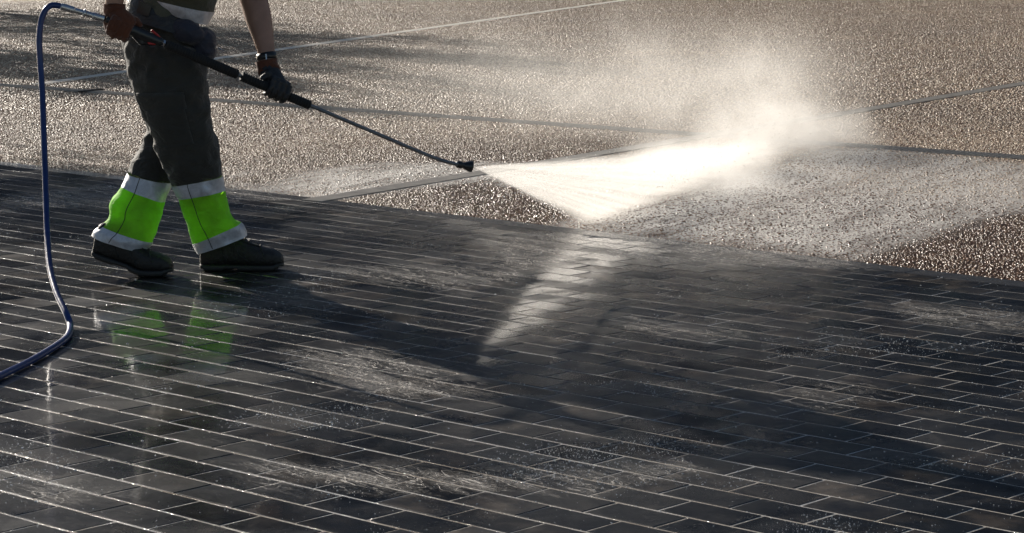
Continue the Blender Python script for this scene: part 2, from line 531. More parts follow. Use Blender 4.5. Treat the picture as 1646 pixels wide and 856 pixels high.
for k in range(int(L / sl_)):
    o = link('grate_section', gmesh, None, dr)
    o.location = A + d * (k * sl_) + Vector((0, 0, 0.0))

sm = MB()
a1, a2 = G(129, 148.5), G(162, 144)
dd = (a2 - a1).normalized(); nn = Vector((dd.y, -dd.x, 0))
Ms = Matrix((dd, nn, Vector((0, 0, 1)))).transposed()
sm.box((a1 + a2) / 2 + Vector((0, 0, 0.004)), (a2 - a1).length, 0.045, 0.016, Ms)
o = sm.obj('metal_plate', M['plastic'])
tag(o, 'small flat black metal bar lying beside the drain grating left of the trousers', 'metal plate')

# ---------------------------------------------------------------- stones of the aggregate (real relief)
def point_cloud(n_pts, region, zf, reject=True):
    """jittered points; region(x, y) -> probability"""
    pass
def lay_stones(cell, y0, y1, fade0, fade1, vmax, um):
    us = np.arange(-um, 30.0, cell); vs_ = np.arange(V_EDGE + 0.004, vmax, cell)
    UU, VV = np.meshgrid(us, vs_)
    UU = UU + (rng.random(UU.shape) - .5) * cell * 0.95; VV = VV + (rng.random(VV.shape) - .5) * cell * 0.95
    X = UU * UX + VV * VX; Y = UU * UY + VV * VY
    keep = (Y > y0) & (Y < y1) & (np.abs(X) < 0.2055 * Y + 0.25) & (VV > V_EDGE + 0.006)
    pr = np.ones(X.shape)
    if fade0: pr *= np.clip((Y - y0) / fade0, 0, 1)
    if fade1: pr *= np.clip((y1 - Y) / fade1, 0, 1)
    keep &= rng.random(X.shape) < pr
    X, Y = X[keep], Y[keep]
    bad = np.zeros(X.shape, bool)
    for (A_, d_, n_, L_, hw_) in EXCL:
        rx, ry = X - A_.x, Y - A_.y
        s_ = rx * d_.x + ry * d_.y; t_ = rx * n_.x + ry * n_.y
        bad |= (s_ > -0.02) & (s_ < L_ + 0.02) & (np.abs(t_) < hw_ + 0.003)
    print('stones', (~bad).sum())
    return X[~bad], Y[~bad]
X1, Y1 = lay_stones(0.0118, 8.5, 20.5, 0, 5.0, 17.5, 5.5)
X2, Y2 = lay_stones(0.0205, 15.5, 38.5, 5.0, 0, 36.0, 12.0)
def scatter(name, X, Y, Z, S, mat, sub=1, flat=(1, 1, 0.62), parent=None, rot=True, stretch=0.35, rough_n=0.0):
    me = bpy.data.meshes.new(name)
    N = len(X)
    me.vertices.add(N)
    me.vertices.foreach_set('co', np.stack([X, Y, Z], 1).astype(np.float32).ravel())
    a = me.attributes.new('size', 'FLOAT', 'POINT'); a.data.foreach_set('value', S.astype(np.float32))
    me.update()
    o = bpy.data.objects.new(name, me); col.objects.link(o)
    me.materials.append(mat)
    ng = bpy.data.node_groups.new(name, 'GeometryNodeTree')
    ng.interface.new_socket('Geometry', in_out='INPUT', socket_type='NodeSocketGeometry')
    ng.interface.new_socket('Geometry', in_out='OUTPUT', socket_type='NodeSocketGeometry')
    nd = ng.nodes; lk = ng.links
    gi = nd.new('NodeGroupInput'); go = nd.new('NodeGroupOutput')
    ico = nd.new('GeometryNodeMeshIcoSphere'); ico.inputs['Subdivisions'].default_value = sub; ico.inputs['Radius'].default_value = 1.0
    tr = nd.new('GeometryNodeTransform'); tr.inputs['Scale'].default_value = flat
    sp = nd.new('GeometryNodeSetPosition')
    nz = nd.new('ShaderNodeTexNoise'); nz.inputs['Scale'].default_value = 1.3
    vsub = nd.new('ShaderNodeVectorMath'); vsub.operation = 'SUBTRACT'; vsub.inputs[1].default_value = (.5, .5, .5)
    vsc = nd.new('ShaderNodeVectorMath'); vsc.operation = 'SCALE'; vsc.inputs['Scale'].default_value = rough_n
    lk.new(nz.outputs['Color'], vsub.inputs[0]); lk.new(vsub.outputs[0], vsc.inputs[0]); lk.new(vsc.outputs[0], sp.inputs['Offset'])
    ss = nd.new('GeometryNodeSetShadeSmooth')
    sm_ = nd.new('GeometryNodeSetMaterial'); sm_.inputs['Material'].default_value = mat
    iop = nd.new('GeometryNodeInstanceOnPoints')
    lk.new(ico.outputs[0], tr.inputs[0]); lk.new(tr.outputs[0], sp.inputs[0]); lk.new(sp.outputs[0], ss.inputs[0]); lk.new(ss.outputs[0], sm_.inputs[0])
    lk.new(sm_.outputs[0], iop.inputs['Instance']); lk.new(gi.outputs[0], iop.inputs['Points'])
    rv = nd.new('FunctionNodeRandomValue'); rv.data_type = 'FLOAT_VECTOR'
    rv.inputs[0].default_value = (-0.45, -0.45, 0); rv.inputs[1].default_value = (0.45, 0.45, 6.283)
    if not rot: rv.inputs[0].default_value = (0, 0, 0); rv.inputs[1].default_value = (0, 0, 6.283)
    lk.new(rv.outputs[0], iop.inputs['Rotation'])
    na = nd.new('GeometryNodeInputNamedAttribute'); na.data_type = 'FLOAT'; na.inputs['Name'].default_value = 'size'
    r2 = nd.new('FunctionNodeRandomValue'); r2.data_type = 'FLOAT_VECTOR'
    r2.inputs[0].default_value = (1 - stretch,) * 3; r2.inputs[1].default_value = (1 + stretch,) * 3; r2.inputs['Seed'].default_value = 5
    vm = nd.new('ShaderNodeVectorMath'); vm.operation = 'SCALE'
    lk.new(r2.outputs[0], vm.inputs[0]); lk.new(na.outputs[0], vm.inputs['Scale']); lk.new(vm.outputs[0], iop.inputs['Scale'])
    lk.new(iop.outputs[0], go.inputs[0])
    md = o.modifiers.new('scatter', 'NODES'); md.node_group = ng
    o['kind'] = 'stuff'
    return o
S = np.concatenate([rng.uniform(0.0052, 0.0088, len(X1)), rng.uniform(0.0085, 0.0145, len(X2))])
X = np.concatenate([X1, X2]); Y = np.concatenate([Y1, Y2])
st = scatter('aggregate_stones', X, Y, rng.uniform(-0.006, -0.002, len(X)) - (S - 0.007) * 0.3, S, M['stones'], 1, (1, 1, 0.7), rough_n=0.8)
tag(st, 'small rounded brown and tan stones set in the exposed aggregate paving', 'stones')

# ---------------------------------------------------------------- water lying and foaming on the ground
def inside(poly, x, y):
    r = np.zeros(x.shape, bool); n = len(poly); j = n - 1
    for i in range(n):
        xi, yi = poly[i]; xj, yj = poly[j]
        c = ((yi > y) != (yj > y)) & (x < (xj - xi) * (y - yi) / (yj - yi + 1e-12) + xi)
        r ^= c; j = i
    return r
def dist_poly(poly, x, y):
    dmin = np.full(x.shape, 1e9); n = len(poly)
    for i in range(n):
        ax, ay = poly[i]; bx, by = poly[(i + 1) % n]
        dx, dy = bx - ax, by - ay
        t = np.clip(((x - ax) * dx + (y - ay) * dy) / (dx * dx + dy * dy + 1e-12), 0, 1)
        dmin = np.minimum(dmin, np.hypot(x - ax - t * dx, y - ay - t * dy))
    return dmin
def film(name, polys_px, z, step, soft, label, mat):
    allv, allf, cov, den = [], [], [], []
    for polyi, (poly_px, dens) in enumerate(polys_px):
        poly = [tuple(G(*q)[:2]) for q in poly_px]
        xs = [q[0] for q in poly]; ys = [q[1] for q in poly]
        gx = np.arange(min(xs) - soft, max(xs) + soft + step, step); gy = np.arange(min(ys) - soft, max(ys) + soft + step, step * 1.6)
        XX, YY = np.meshgrid(gx, gy)
        sd = dist_poly(poly, XX, YY); ins = inside(poly, XX, YY)
        sd = np.where(ins, sd, -sd)
        c = np.clip((sd + soft * 0.5) / (soft * 1.5), 0, 1)
        k0 = len(allv)
        nx = len(gx)
        allv += [(a, b, z + 0.0002 * polyi) for a, b in zip(XX.ravel(), YY.ravel())]
        cov += list(c.ravel()); den += [dens] * c.size
        ok = (sd > -soft * 0.6)
        for i in range(len(gy) - 1):
            for j in range(nx - 1):
                if ok[i, j] and ok[i + 1, j] and ok[i, j + 1] and ok[i + 1, j + 1]:
                    q = k0 + i * nx + j
                    allf.append((q, q + 1, q + nx + 1, q + nx))
    me = mesh(name, allv, allf)
    a = me.attributes.new('cover', 'FLOAT', 'POINT'); a.data.foreach_set('value', cov)
    a = me.attributes.new('dens', 'FLOAT', 'POINT'); a.data.foreach_set('value', den)
    o = link(name, me, mat, None, True)
    tag(o, label, 'water', kind='stuff')
    return o
film('foaming_water', [
    ([(905, 366), (960, 345), (1150, 296), (1330, 240), (1420, 238), (1680, 268), (1700, 330), (1560, 352), (1420, 398), (1380, 414), (1290, 404), (1100, 384), (980, 374)], 0.44),
    ([(950, 357), (1150, 302), (1335, 242), (1430, 242), (1440, 262), (1300, 312), (1080, 352)], 0.62),
    ([(395, 306), (440, 297), (510, 274), (620, 263), (760, 262), (900, 262), (1100, 240), (1210, 226), (1300, 228), (1200, 262), (1000, 300), (850, 300), (760, 292), (660, 300), (560, 318), (470, 316)], 0.42),
    ([(345, 268), (400, 268), (402, 280), (360, 287)], 0.2),
], 0.0004, 0.03, 0.34, 'white foaming water spread over the brown aggregate around the spray', M['film'])
film('foam_on_pavers', [
    ([(-40, 300), (200, 296), (420, 300), (620, 340), (1000, 380), (1400, 428), (1700, 470), (1700, 880), (-40, 880)], 0.0),
    ([(440, 560), (620, 560), (760, 600), (800, 640), (640, 650), (500, 625)], 0.42),
    ([(480, 430), (620, 420), (760, 424), (850, 452), (760, 475), (600, 460)], 0.36),
    ([(-20, 318), (60, 306), (200, 290), (420, 292), (470, 322), (300, 332), (70, 336), (-20, 346)], 0.45),
    ([(330, 742), (460, 740), (620, 745), (900, 760), (1110, 735), (1140, 760), (960, 800), (700, 800), (420, 790)], 0.42),
    ([(760, 385), (900, 368), (1100, 378), (1400, 415), (1420, 440), (1150, 430), (960, 420), (860, 450), (760, 470)], 0.4),
    ([(930, 490), (1100, 510), (1280, 545), (1120, 560), (960, 530)], 0.3),
    ([(1400, 480), (1560, 490), (1690, 505), (1690, 545), (1560, 535), (1440, 520)], 0.36),
    ([(1150, 620), (1400, 600), (1500, 640), (1300, 690), (1180, 680)], 0.22),
    ([(0, 740), (120, 765), (240, 800), (100, 820), (-20, 800)], 0.35),
], 0.0022, 0.03, 0.16, 'thin streaks of white foam drifting over the wet dark pavers', M['streak'])

# drops on the pavers
cl = [noise.noise(Vector((i * 0.37, 1.7, 0))) for i in range(4)]
n0 = 110000
px = rng.uniform(-30, 1676, n0); py = rng.uniform(285, 880, n0)
Yd = CAM_H * F_PX / (py - HORIZON); Xd = (px - 823) * Yd / F_PX
vv = Xd * VX + Yd * VY
dens = np.array([noise.fractal(Vector((x * 1.6, y * 1.6, 3.0)), 1.0, 2.0, 3) for x, y in zip(Xd, Yd)])
kp = (vv < V_KERB) & (rng.random(n0) < np.clip((dens - 0.12) * 1.6, 0.02, 0.8))
Xd, Yd = Xd[kp], Yd[kp]
nj = 16000
ju = rng.uniform(-4, 12, nj); jr = rng.integers(0, nrow, nj)
jv = V_KERB - jr * PW + rng.normal(-0.0015, 0.0022, nj)
jx_ = ju * UX + jv * VX; jy_ = ju * UY + jv * VY
jd = np.array([noise.fractal(Vector((x * 1.3, y * 1.3, 9.0)), 1.0, 2.0, 3) for x, y in zip(jx_, jy_)])
jk = (jy_ > 5.4) & (np.abs(jx_) < 0.21 * jy_ + .1) & (rng.random(nj) < np.clip(0.45 + jd * 1.2, 0.08, 1) * np.clip(1.0 - 0.3 * jx_, 0.3, 1))
Xd = np.concatenate([Xd, jx_[jk]]); Yd = np.concatenate([Yd, jy_[jk]])
dr_o = scatter('water_drops', Xd, Yd, np.full(len(Xd), 0.001), np.clip(rng.lognormal(-6.95, 0.5, len(Xd)), 0.0004, 0.0042), M['drop'], 1, (1, 1, 0.7), rot=False)
tag(dr_o, 'tiny drops and bubbles of water scattered over the wet pavers', 'water')
print('drops', len(Xd))

# ---------------------------------------------------------------- the worker
person_loc = G(300, 440)
person = empty('person', person_loc)
tag(person, 'worker in dark trousers with lime reflective bands, walking and holding a pressure lance', 'person')

def pair_loft(pairs, Ys, thick, per=6, seg=56, fold=0.008, seed=0.0, sup=0.85):
    """rings between a left and a right outline point; thickness across the view = thick * width"""
    rows_ = []
    data = [(a[0], a[1], b[0], b[1], y, t) for (a, b), y, t in zip(pairs, Ys, thick)]
    rings = []
    for q in spline(data, per):
        Lp, Rp = P(q[0], q[1], q[4]), P(q[2], q[3], q[4])
        c = (Lp + Rp) / 2; ax = (Rp - Lp) / 2; w_ = ax.length
        ring = []
        for j in range(seg):
            th = 2 * math.pi * j / seg
            cs, sn = math.cos(th), math.sin(th)
            cs = math.copysign(abs(cs) ** sup, cs); sn = math.copysign(abs(sn) ** sup, sn)
            p = c + ax * cs + Vector((0, 1, 0)) * (w_ * q[5] * sn)
            nrm = (ax.normalized() * cs + Vector((0, 1, 0)) * sn).normalized()
            s1 = noise.noise(Vector((p.x * 9 + seed, p.y * 9, p.z * 16))) * 1.0
            s2 = noise.noise(Vector((p.x * 22 + p.z * 16, p.y * 22, p.z * 30 - p.x * 14 + seed)))
            r1 = 1 - abs(noise.noise(Vector((p.x * 12 + seed * 2, p.y * 8, p.z * 12 + p.x * 10)))) * 2
            p += nrm * fold * (s1 * 0.9 + s2 * 0.5 + r1 * 0.7 - 0.4)
            ring.append(p)
        rings.append(ring)
    return rings
def rings_mesh(name, rings, mat, parent, offset=0.0, capa=False, capb=False, thick=0.0):
    seg = len(rings[0])
    vs = []
    for ring in rings:
        c = sum(ring, Vector()) / seg
        for p in ring:
            dlt = (p - c); l = dlt.length or 1
            vs.append(p + dlt / l * offset)
    fs = []
    for i in range(len(rings) - 1):
        for j in range(seg):
            fs.append((i * seg + j, i * seg + (j + 1) % seg, (i + 1) * seg + (j + 1) % seg, (i + 1) * seg + j))
    if capa: fs.append(tuple(range(seg)))
    if capb: fs.append(tuple(reversed(range((len(rings) - 1) * seg, len(rings) * seg))))
    return link(name, mesh(name, vs, fs), mat, parent, True)

PER = 6
front = [((202, 66), (322, 76)), ((206, 100), (327, 104)), ((214, 134), (332, 134)), ((226, 172), (335, 162)), ((239, 206), (341, 192)), ((250, 236), (347, 222)), ((261, 262), (353, 252)),
         ((276, 298), (357, 283)), ((285, 319), (361, 306)), ((292, 338), (364, 323)), ((300, 357), (368, 340)), ((306, 374), (377, 350)), ((311, 391), (388, 358)), ((314, 399), (394, 369)), ((318, 407), (396, 379))]
fY = [9.97, 9.95, 9.94, 9.93, 9.93, 9.94, 9.95, 9.97, 9.98, 9.99, 10.0, 10.01, 10.02, 10.03, 10.03]
fT = [0.9, 0.88, 0.86, 0.85, 0.86, 0.88, 0.9, 0.9, 0.9, 0.9, 0.9, 0.85, 0.8, 0.78, 0.76]
FR = pair_loft(front, fY, fT, PER, seed=1.3)
rear = [((206, 66), (312, 80)), ((212, 100), (314, 110)), ((220, 135), (312, 142)), ((227, 165), (305, 172)), ((234, 200), (297, 205)), ((230, 228), (289, 238)), ((217, 252), (282, 266)),
        ((204, 277), (275, 293)), ((197, 298), (265, 324)), ((184, 317), (261, 340)), ((178, 331), (258, 352)), ((177, 343), (253, 366)), ((164, 360), (246, 388)), ((155, 368), (240, 396)), ((149, 378), (232, 404))]
rY = [10.08, 10.12, 10.15, 10.17, 10.18, 10.16, 10.13, 10.1, 10.07, 10.05, 10.03, 10.02, 10.0, 9.99, 9.99]
rT = [0.9, 0.95, 1.0, 1.05, 1.1, 1.1, 1.0, 0.9, 0.85, 0.85, 0.85, 0.82, 0.78, 0.75, 0.73]
RR = pair_loft(rear, rY, rT, PER, seed=5.1)
hips = [((216, -40), (306, -5)), ((212, -6), (312, 28)), ((204, 16), (318, 52)), ((198, 44), (321, 76)), ((199, 72), (325, 100)), ((203, 98), (328, 118)), ((210, 125), (329, 132)), ((222, 142), (325, 142))]
HR = pair_loft(hips, [10.02] * 8, [0.95, 0.95, 0.95, 1.0, 1.05, 1.05, 0.95, 0.8], PER, seed=8.0)
tm = MB()
for rings in (FR[:7 * PER + 1], RR[:7 * PER + 1], HR):
    seg = len(rings[0]); k = len(tm.v)
    tm.v += [tuple(p) for r_ in rings for p in r_]
    tm.f += [(k + i * seg + j, k + i * seg + (j + 1) % seg, k + (i + 1) * seg + (j + 1) % seg, k + (i + 1) * seg + j) for i in range(len(rings) - 1) for j in range(seg)]
    tm.f += [tuple(k + j for j in reversed(range(seg))), tuple(k + (len(rings) - 1) * seg + j for j in range(seg))]
def fold_disp(p):
    a = noise.noise(Vector((p.x * 20 - p.z * 12, p.y * 14, p.z * 22 + p.x * 16)))
    b = noise.noise(Vector((p.x * 45, p.y * 45, p.z * 40)))
    rdg = (1 - abs(noise.noise(Vector((p.x * 9 + p.z * 11, p.y * 9, p.z * 10 - p.x * 16)))) * 3)
    return 0.007 * a + 0.0015 * b + 0.005 * max(rdg, -0.5)
trousers = remesh('trousers', tm, 0.0075, M['trousers'], person, 3, fold_disp)
for RG, lab in ((FR, 'front'), (RR, 'rear')):
    i0, i1, i2, i3 = 7 * PER, 8 * PER, 12 * PER, 14 * PER
    rings_mesh('reflective_band', RG[i0:i1 + 1], M['tape'], person, 0.0022)
    rings_mesh('high_visibility_panel', RG[i1:i2 + 1], M['hivis'], person, 0.0008)
    rings_mesh('reflective_band', RG[i2:i3 + 1], M['tape'], person, 0.0022)
# side seams and a thigh pocket
def near_surface(rings, th, off=0.003):
    seg = len(rings[0]); out = []
    for r_ in rings:
        c = sum(r_, Vector()) / seg
        p = r_[int(th * seg) % seg]; out.append(p + (p - c).normalized() * off)
    return out
for RG, th in ((FR, 0.72), (RR, 0.72)):
    s_ = MB(); s_.tube(near_surface(RG[7 * PER:14 * PER], th, 0.0025), 0.0016, 6); s_.obj('seam', M['trousers'], person)
def patch(rings, i0, i1, t0, t1, off, th=0.008):
    """raised cloth patch on a loft"""
    seg = len(rings[0]); n_t = 12; vs = []; fs = []
    idx = list(range(i0, i1 + 1))
    for lay in (0, 1):
        for a, i in enumerate(idx):
            r_ = rings[i]; c = sum(r_, Vector()) / seg
            for b in range(n_t + 1):
                t = (t0 + (t1 - t0) * b / n_t) * seg
                j = int(math.floor(t)); fr = t - j
                p = r_[j % seg].lerp(r_[(j + 1) % seg], fr)
                edge = 0 if (a in (0, len(idx) - 1) or b in (0, n_t)) else 1
                vs.append(p + (p - c).normalized() * (off + (th * (0.35 + 0.65 * edge) if lay else -0.004)))
    m_ = n_t + 1; K = len(idx) * m_
    for a in range(len(idx) - 1):
        for b in range(n_t):
            q = a * m_ + b
            fs.append((K + q, K + q + 1, K + q + m_ + 1, K + q + m_))
    for a in range(len(idx) - 1):
        for b in (0, n_t):
            q = a * m_ + b; fs.append((q, q + m_, K + q + m_, K + q))
    for b in range(n_t):
        for a in (0, len(idx) - 1):
            q = a * m_ + b; fs.append((q, q + 1, K + q + 1, K + q))
    return vs, fs
v_, f_ = patch(FR, 3 * PER - 2, 5 * PER, 0.60, 0.80, 0.003, 0.008)
link('thigh_pocket', mesh('thigh_pocket', v_, f_), M['trousers'], person, True)
v_, f_ = patch(FR, 3 * PER - 4, 3 * PER + 1, 0.59, 0.81, 0.008, 0.006)
link('pocket_flap', mesh('pocket_flap', v_, f_), M['trousers'], person, True)

# boots: sections (x, z bottom, z top, half width)
SEC = [(0.000, .030, .095, .018), (0.006, .014, .135, .030), (0.03, .012, .155, .037), (0.07, .012, .160, .040), (0.10, .014, .158, .041), (0.13, .017, .150, .042), (0.16, .018, .136, .044),
       (0.19, .015, .120, .048), (0.22, .012, .106, .053), (0.25, .012, .098, .055), (0.28, .013, .092, .053), (0.305, .015, .082, .046), (0.325, .02, .066, .032), (0.335, .026, .048, .014)]
def boot(heel, toe_dir, lift, sc_=1.02):
    """heel point on the ground, walking direction, heel lift angle (bends at the ball)"""
    d_ = Vector(toe_dir).normalized(); n_ = Vector((-d_.y, d_.x, 0))
    bx = 0.225
    def T(x, y, z):
        if lift and x < bx + 0.02:
            a = lift * min(1.0, (bx + 0.02 - x) / 0.09)
            rx, rz = x - bx, z
            x = bx + rx * math.cos(a) + rz * math.sin(a) * 0.6
            z = -rx * math.sin(a) + rz * math.cos(a)
        return Vector(heel) + d_ * (x * sc_) + n_ * (y * sc_) + Vector((0, 0, z * sc_))
    def sections(sec, inner):
        seg = 24; rings = []
        for x, zb, zt, hw in sec:
            ring = []
            for j in range(seg):
                th = 2 * math.pi * j / seg
                cs, sn = math.cos(th), math.sin(th)
                pw = 0.75 if sn < 0 else 0.95
                if inner == 'sole': pw = 0.35
                y = hw * math.copysign(abs(cs) ** pw, cs) * (1 - 0.28 * max(0, sn) ** 2 if inner == 'upper' else 1)
                z = (zb + zt) / 2 + (zt - zb) / 2 * math.copysign(abs(sn) ** (0.7 if inner != 'sole' else 0.4), sn)
                ring.append(T(x, y, z))
            rings.append(ring)
        return rings
    up = [tuple(s) for s in spline(SEC, 3)]
    mbb = MB(); rg = sections(up, 'upper'); seg = 24
    mbb.v += [tuple(p) for r_ in rg for p in r_]
    mbb.f += [(i * seg + j, (i + 1) * seg + j, (i + 1) * seg + (j + 1) % seg, i * seg + (j + 1) % seg) for i in range(len(rg) - 1) for j in range(seg)]
    mbb.f += [tuple(range(seg)), tuple(reversed(range((len(rg) - 1) * seg, len(rg) * seg)))]
    sh = [T(0.066, 0, 0.09), T(0.07, 0, 0.13), T(0.076, 0, 0.155), T(0.082, 0, 0.175)] if not lift else [T(0.075, 0, 0.09), T(0.085, 0, 0.12), T(0.095, 0, 0.13), T(0.105, 0, 0.14)]
    mbb.tube(sh, [(0.038, 0.06), (0.041, 0.059), (0.043, 0.056), (0.043, 0.054)], 20, up=n_)
    b_ = remesh('boot', mbb, 0.0045, M['boot'], person, 3, lambda p: 0.0016 * noise.noise(p * 42) + 0.001 * noise.noise(p * 110))
    so = [(x, 0.0 if 0.015 < x < 0.10 or 0.15 < x < 0.30 else (0.006 if x <= 0.13 and x >= 0.10 else 0.008), 0.026, hw + 0.004) for x, zb, zt, hw in [tuple(s) for s in spline(SEC, 3)]]
    so = [(x, zb + (0.008 if x > .315 else 0), zt + (0.004 if x > .3 else 0), hw) for x, zb, zt, hw in so]
    rg = sections(so, 'sole')
    vs = [p for r_ in rg for p in r_]
    fs = [(i * seg + j, (i + 1) * seg + j, (i + 1) * seg + (j + 1) % seg, i * seg + (j + 1) % seg) for i in range(len(rg) - 1) for j in range(seg)]
    fs += [tuple(range(seg)), tuple(reversed(range((len(rg) - 1) * seg, len(rg) * seg)))]
    link('sole', mesh('sole', vs, fs), M['sole'], b_, True)
    def surf(x, th):
        zb, zt, hw = [np.interp(x, [q[0] for q in SEC], [q[i] for q in SEC]) for i in (1, 2, 3)]
        cs, sn = math.cos(th), math.sin(th)
        return T(x, (hw + .001) * math.copysign(abs(cs) ** .95, cs) * (1 - .28 * max(0, sn) ** 2), (zb + zt) / 2 + ((zt - zb) / 2 + .001) * math.copysign(abs(sn) ** .7, sn))
    sb = MB()
    sb.tube([surf(0.262 - 0.02 * math.sin(t), t) for t in np.linspace(0.05, math.pi - .05, 12)], 0.0028, 6)
    for q in (0, 1):
        f_ = (lambda t: math.pi - t) if q else (lambda t: t)
        sb.tube([surf(x, f_(t)) for x, t in ((.245, 1.15), (.2, 1.0), (.16, .95), (.12, 1.0), (.1, 1.2))], 0.0025, 6)
        sb.tube([surf(x, f_(t)) for x, t in ((.01, 1.0), (.045, .75), (.075, .3), (.09, -.1), (.11, -.5))], 0.0025, 6)
        sb.tube([surf(x, f_(t)) for x, t in ((.12, .9), (.135, .4), (.16, -.1), (.2, -.4))], 0.0025, 6)
    sb.obj('stitching', M['lace'], b_, True)
    for k in range(5):
        x = 0.125 + k * 0.018; zt = np.interp(x, [s[0] for s in SEC], [s[2] for s in SEC])
        lb = MB(); lb.tube([T(x, -0.026, zt - 0.012), T(x + 0.004, -0.014, zt + 0.001), T(x + 0.002, 0, zt + 0.005), T(x - 0.002, 0.014, zt + 0.001), T(x, 0.026, zt - 0.012)], 0.0042, 6)
        lb.obj('lace', M['lace'], b_, True)
    return b_
hf = G(322, 434); hf.z = 0.001
boot(hf, (1.0, 0.03, 0), 0.0)
hr = G(143, 442); hr.z = 0.001
boot(hr, (1.0, -0.02, 0), R(19))

# body: one continuous figure, mostly under clothes and above the frame
bm_ = MB()
def pt(x, y, Y): return P(x, y, Y)
ptL = lambda seq: [pt(*q) for q in seq]
# torso
bm_.tube(ptL([(262, 90, 10.02), (262, 40, 10.02), (268, 0, 10.02), (284, -50, 10.02), (302, -100, 10.02), (314, -140, 10.02), (322, -160, 10.02)]),
         [(.12, .10), (.12, .10), (.12, .10), (.14, .11), (.18, .125), (.17, .11), (.10, .08)], 24, up=(0, 1, 0))
bm_.tube(ptL([(318, -150, 10.02), (330, -185, 10.02), (338, -210, 10.02)]), [.06, .055, .055], 14)
bm_.ball(pt(346, -236, 10.02), .095, .075, .118)
bm_.ball(pt(356, -218, 10.02), .055, .05, .06)
bm_.tube(ptL([(380, -246, 10.02), (389, -228, 10.02), (384, -222, 10.02)]), [.008, .015, .013], 8)
for yy in (9.945, 10.095): bm_.ball(pt(340, -232, yy), .014, .008, .03)
# far (left) arm: shoulder, elbow, wrist, hand
armL = [(318, -132, 10.18), (345, -110, 10.22), (375, -62, 10.2), (398, -25, 10.14), (408, 0, 10.1), (416, 30, 10.06), (423, 60, 10.02), (428, 82, 9.99), (430, 100, 9.975), (436, 122, 9.97)]
bm_.tube(ptL(armL), [.062, .06, .053, .054, .057, .054, .043, (.032, .036), (.030, .034), (.022, .034)], 18)
# near (right) arm
armR = [(306, -132, 9.86), (275, -122, 9.80), (232, -104, 9.76), (203, -92, 9.74), (192, -62, 9.72), (187, -30, 9.71), (184, 0, 9.70), (184, 20, 9.70), (190, 34, 9.70)]
bm_.tube(ptL(armR), [.062, .06, .052, .05, .054, .047, .036, (.030, .036), (.024, .034)], 18)
# legs inside the trousers
bm_.tube(ptL([(270, 80, 9.97), (285, 150, 9.94), (302, 230, 9.94), (320, 300, 9.98), (338, 365, 10.01), (341, 378, 10.02)]), [.085, .08, .06, .055, .045, .04], 16)
bm_.tube(ptL([(258, 80, 10.07), (265, 150, 10.13), (262, 220, 10.16), (236, 300, 10.08), (212, 355, 10.0), (204, 368, 9.99)]), [.085, .08, .06, .055, .045, .04], 16)
body = remesh('body', bm_, 0.009, M['skin'], person, 3)
hm = MB(); hm.ball(pt(342, -248, 10.02), .1, .082, .105)
hair = remesh('hair', hm, 0.01, M['hair'], person, 2, lambda p: 0.006 * noise.noise(p * 40) - (0.04 if p.x > P(362, 0, 10.02).x else 0))
# wristband
wb = MB()
c0, c1 = P(427.5, 86, 9.992), P(429.5, 97, 9.985)
wb.tube([c0, c1], [(.036, .041), (.037, .042)], 22, up=(0, 1, 0)); wb.obj('wristband', M['plastic'], person, True)
wb = MB(); wb.tube([P(427.2, 86.5, 9.95), P(428.4, 97, 9.945)], .003, 6); wb.obj('band_clasp', M['steel'], person)

# shirt sleeves and torso, vest, belt
def shirt_disp(p): return 0.006 * noise.noise(p * 15) + 0.002 * noise.noise(p * 40)
sm_ = MB()
sm_.tube(ptL([(262, 30, 10.02), (266, 0, 10.02), (284, -50, 10.02), (302, -100, 10.02), (314, -140, 10.02), (321, -158, 10.02)]),
         [(.158, .135), (.155, .135), (.16, .135), (.19, .135), (.18, .12), (.11, .09)], 24, up=(0, 1, 0))
sm_.tube(ptL(armL[:3]), [.072, .072, .068], 16); sm_.tube(ptL(armR[:3]), [.072, .072, .068], 16)
remesh('shirt', sm_, 0.01, M['shirt'], person, 3, shirt_disp)
vest_p = [((232, -150), (385, -150)), ((222, -100), (378, -105)), ((222, -60), (362, -62)), ((226, -36), (352, -18)), ((236, -14), (346, 8)), ((243, 0), (340, 26)), ((252, 12), (334, 38))]
VR = pair_loft(vest_p, [10.02] * 7, [1.05, 1.1, 1.15, 1.2, 1.25, 1.3, 1.3], PER, seed=3.3, fold=0.008)
rings_mesh('vest', VR[:-1], M['vest'], person, 0.0)
BR = VR[4 * PER + 3:]
rings_mesh('reflective_band', BR, M['tape'], person, 0.003)
bp = [((211, -14), (311, 28)), ((207, 4), (316, 44)), ((203, 22), (319, 60))]
BL = pair_loft(bp, [10.02] * 3, [1.03, 1.06, 1.08], 4, seed=2.0, fold=0.002)
rings_mesh('belt', BL, M['belt'], person, 0.008)
bk = MB(); bc = P(232, 14, 9.86)
bk.box(bc, .05, .014, .045, Matrix.Rotation(R(20), 3, 'Y')); bk.obj('buckle', M['plastic'], person)
# navy pouch on the hip
pm = MB()
pm.ball(P(327, 68, 9.96), .055, .07, .062, 16); pm.ball(P(300, 50, 9.9), .075, .05, .05, 16, Matrix.Rotation(R(25), 3, 'Y')); pm.ball(P(333, 80, 9.96), .04, .06, .045, 16); pm.ball(P(318, 85, 9.95), .045, .055, .04)
pouch = remesh('pouch', pm, 0.006, M['pouch'], person, 4, lambda p: 0.004 * noise.noise(p * 30))
zp = MB(); zp.tube([P(350, 76, 9.94), P(354, 79, 9.94), P(360, 81, 9.94)], .0025, 6); zp.obj('zip_pull', M['steel'], pouch)

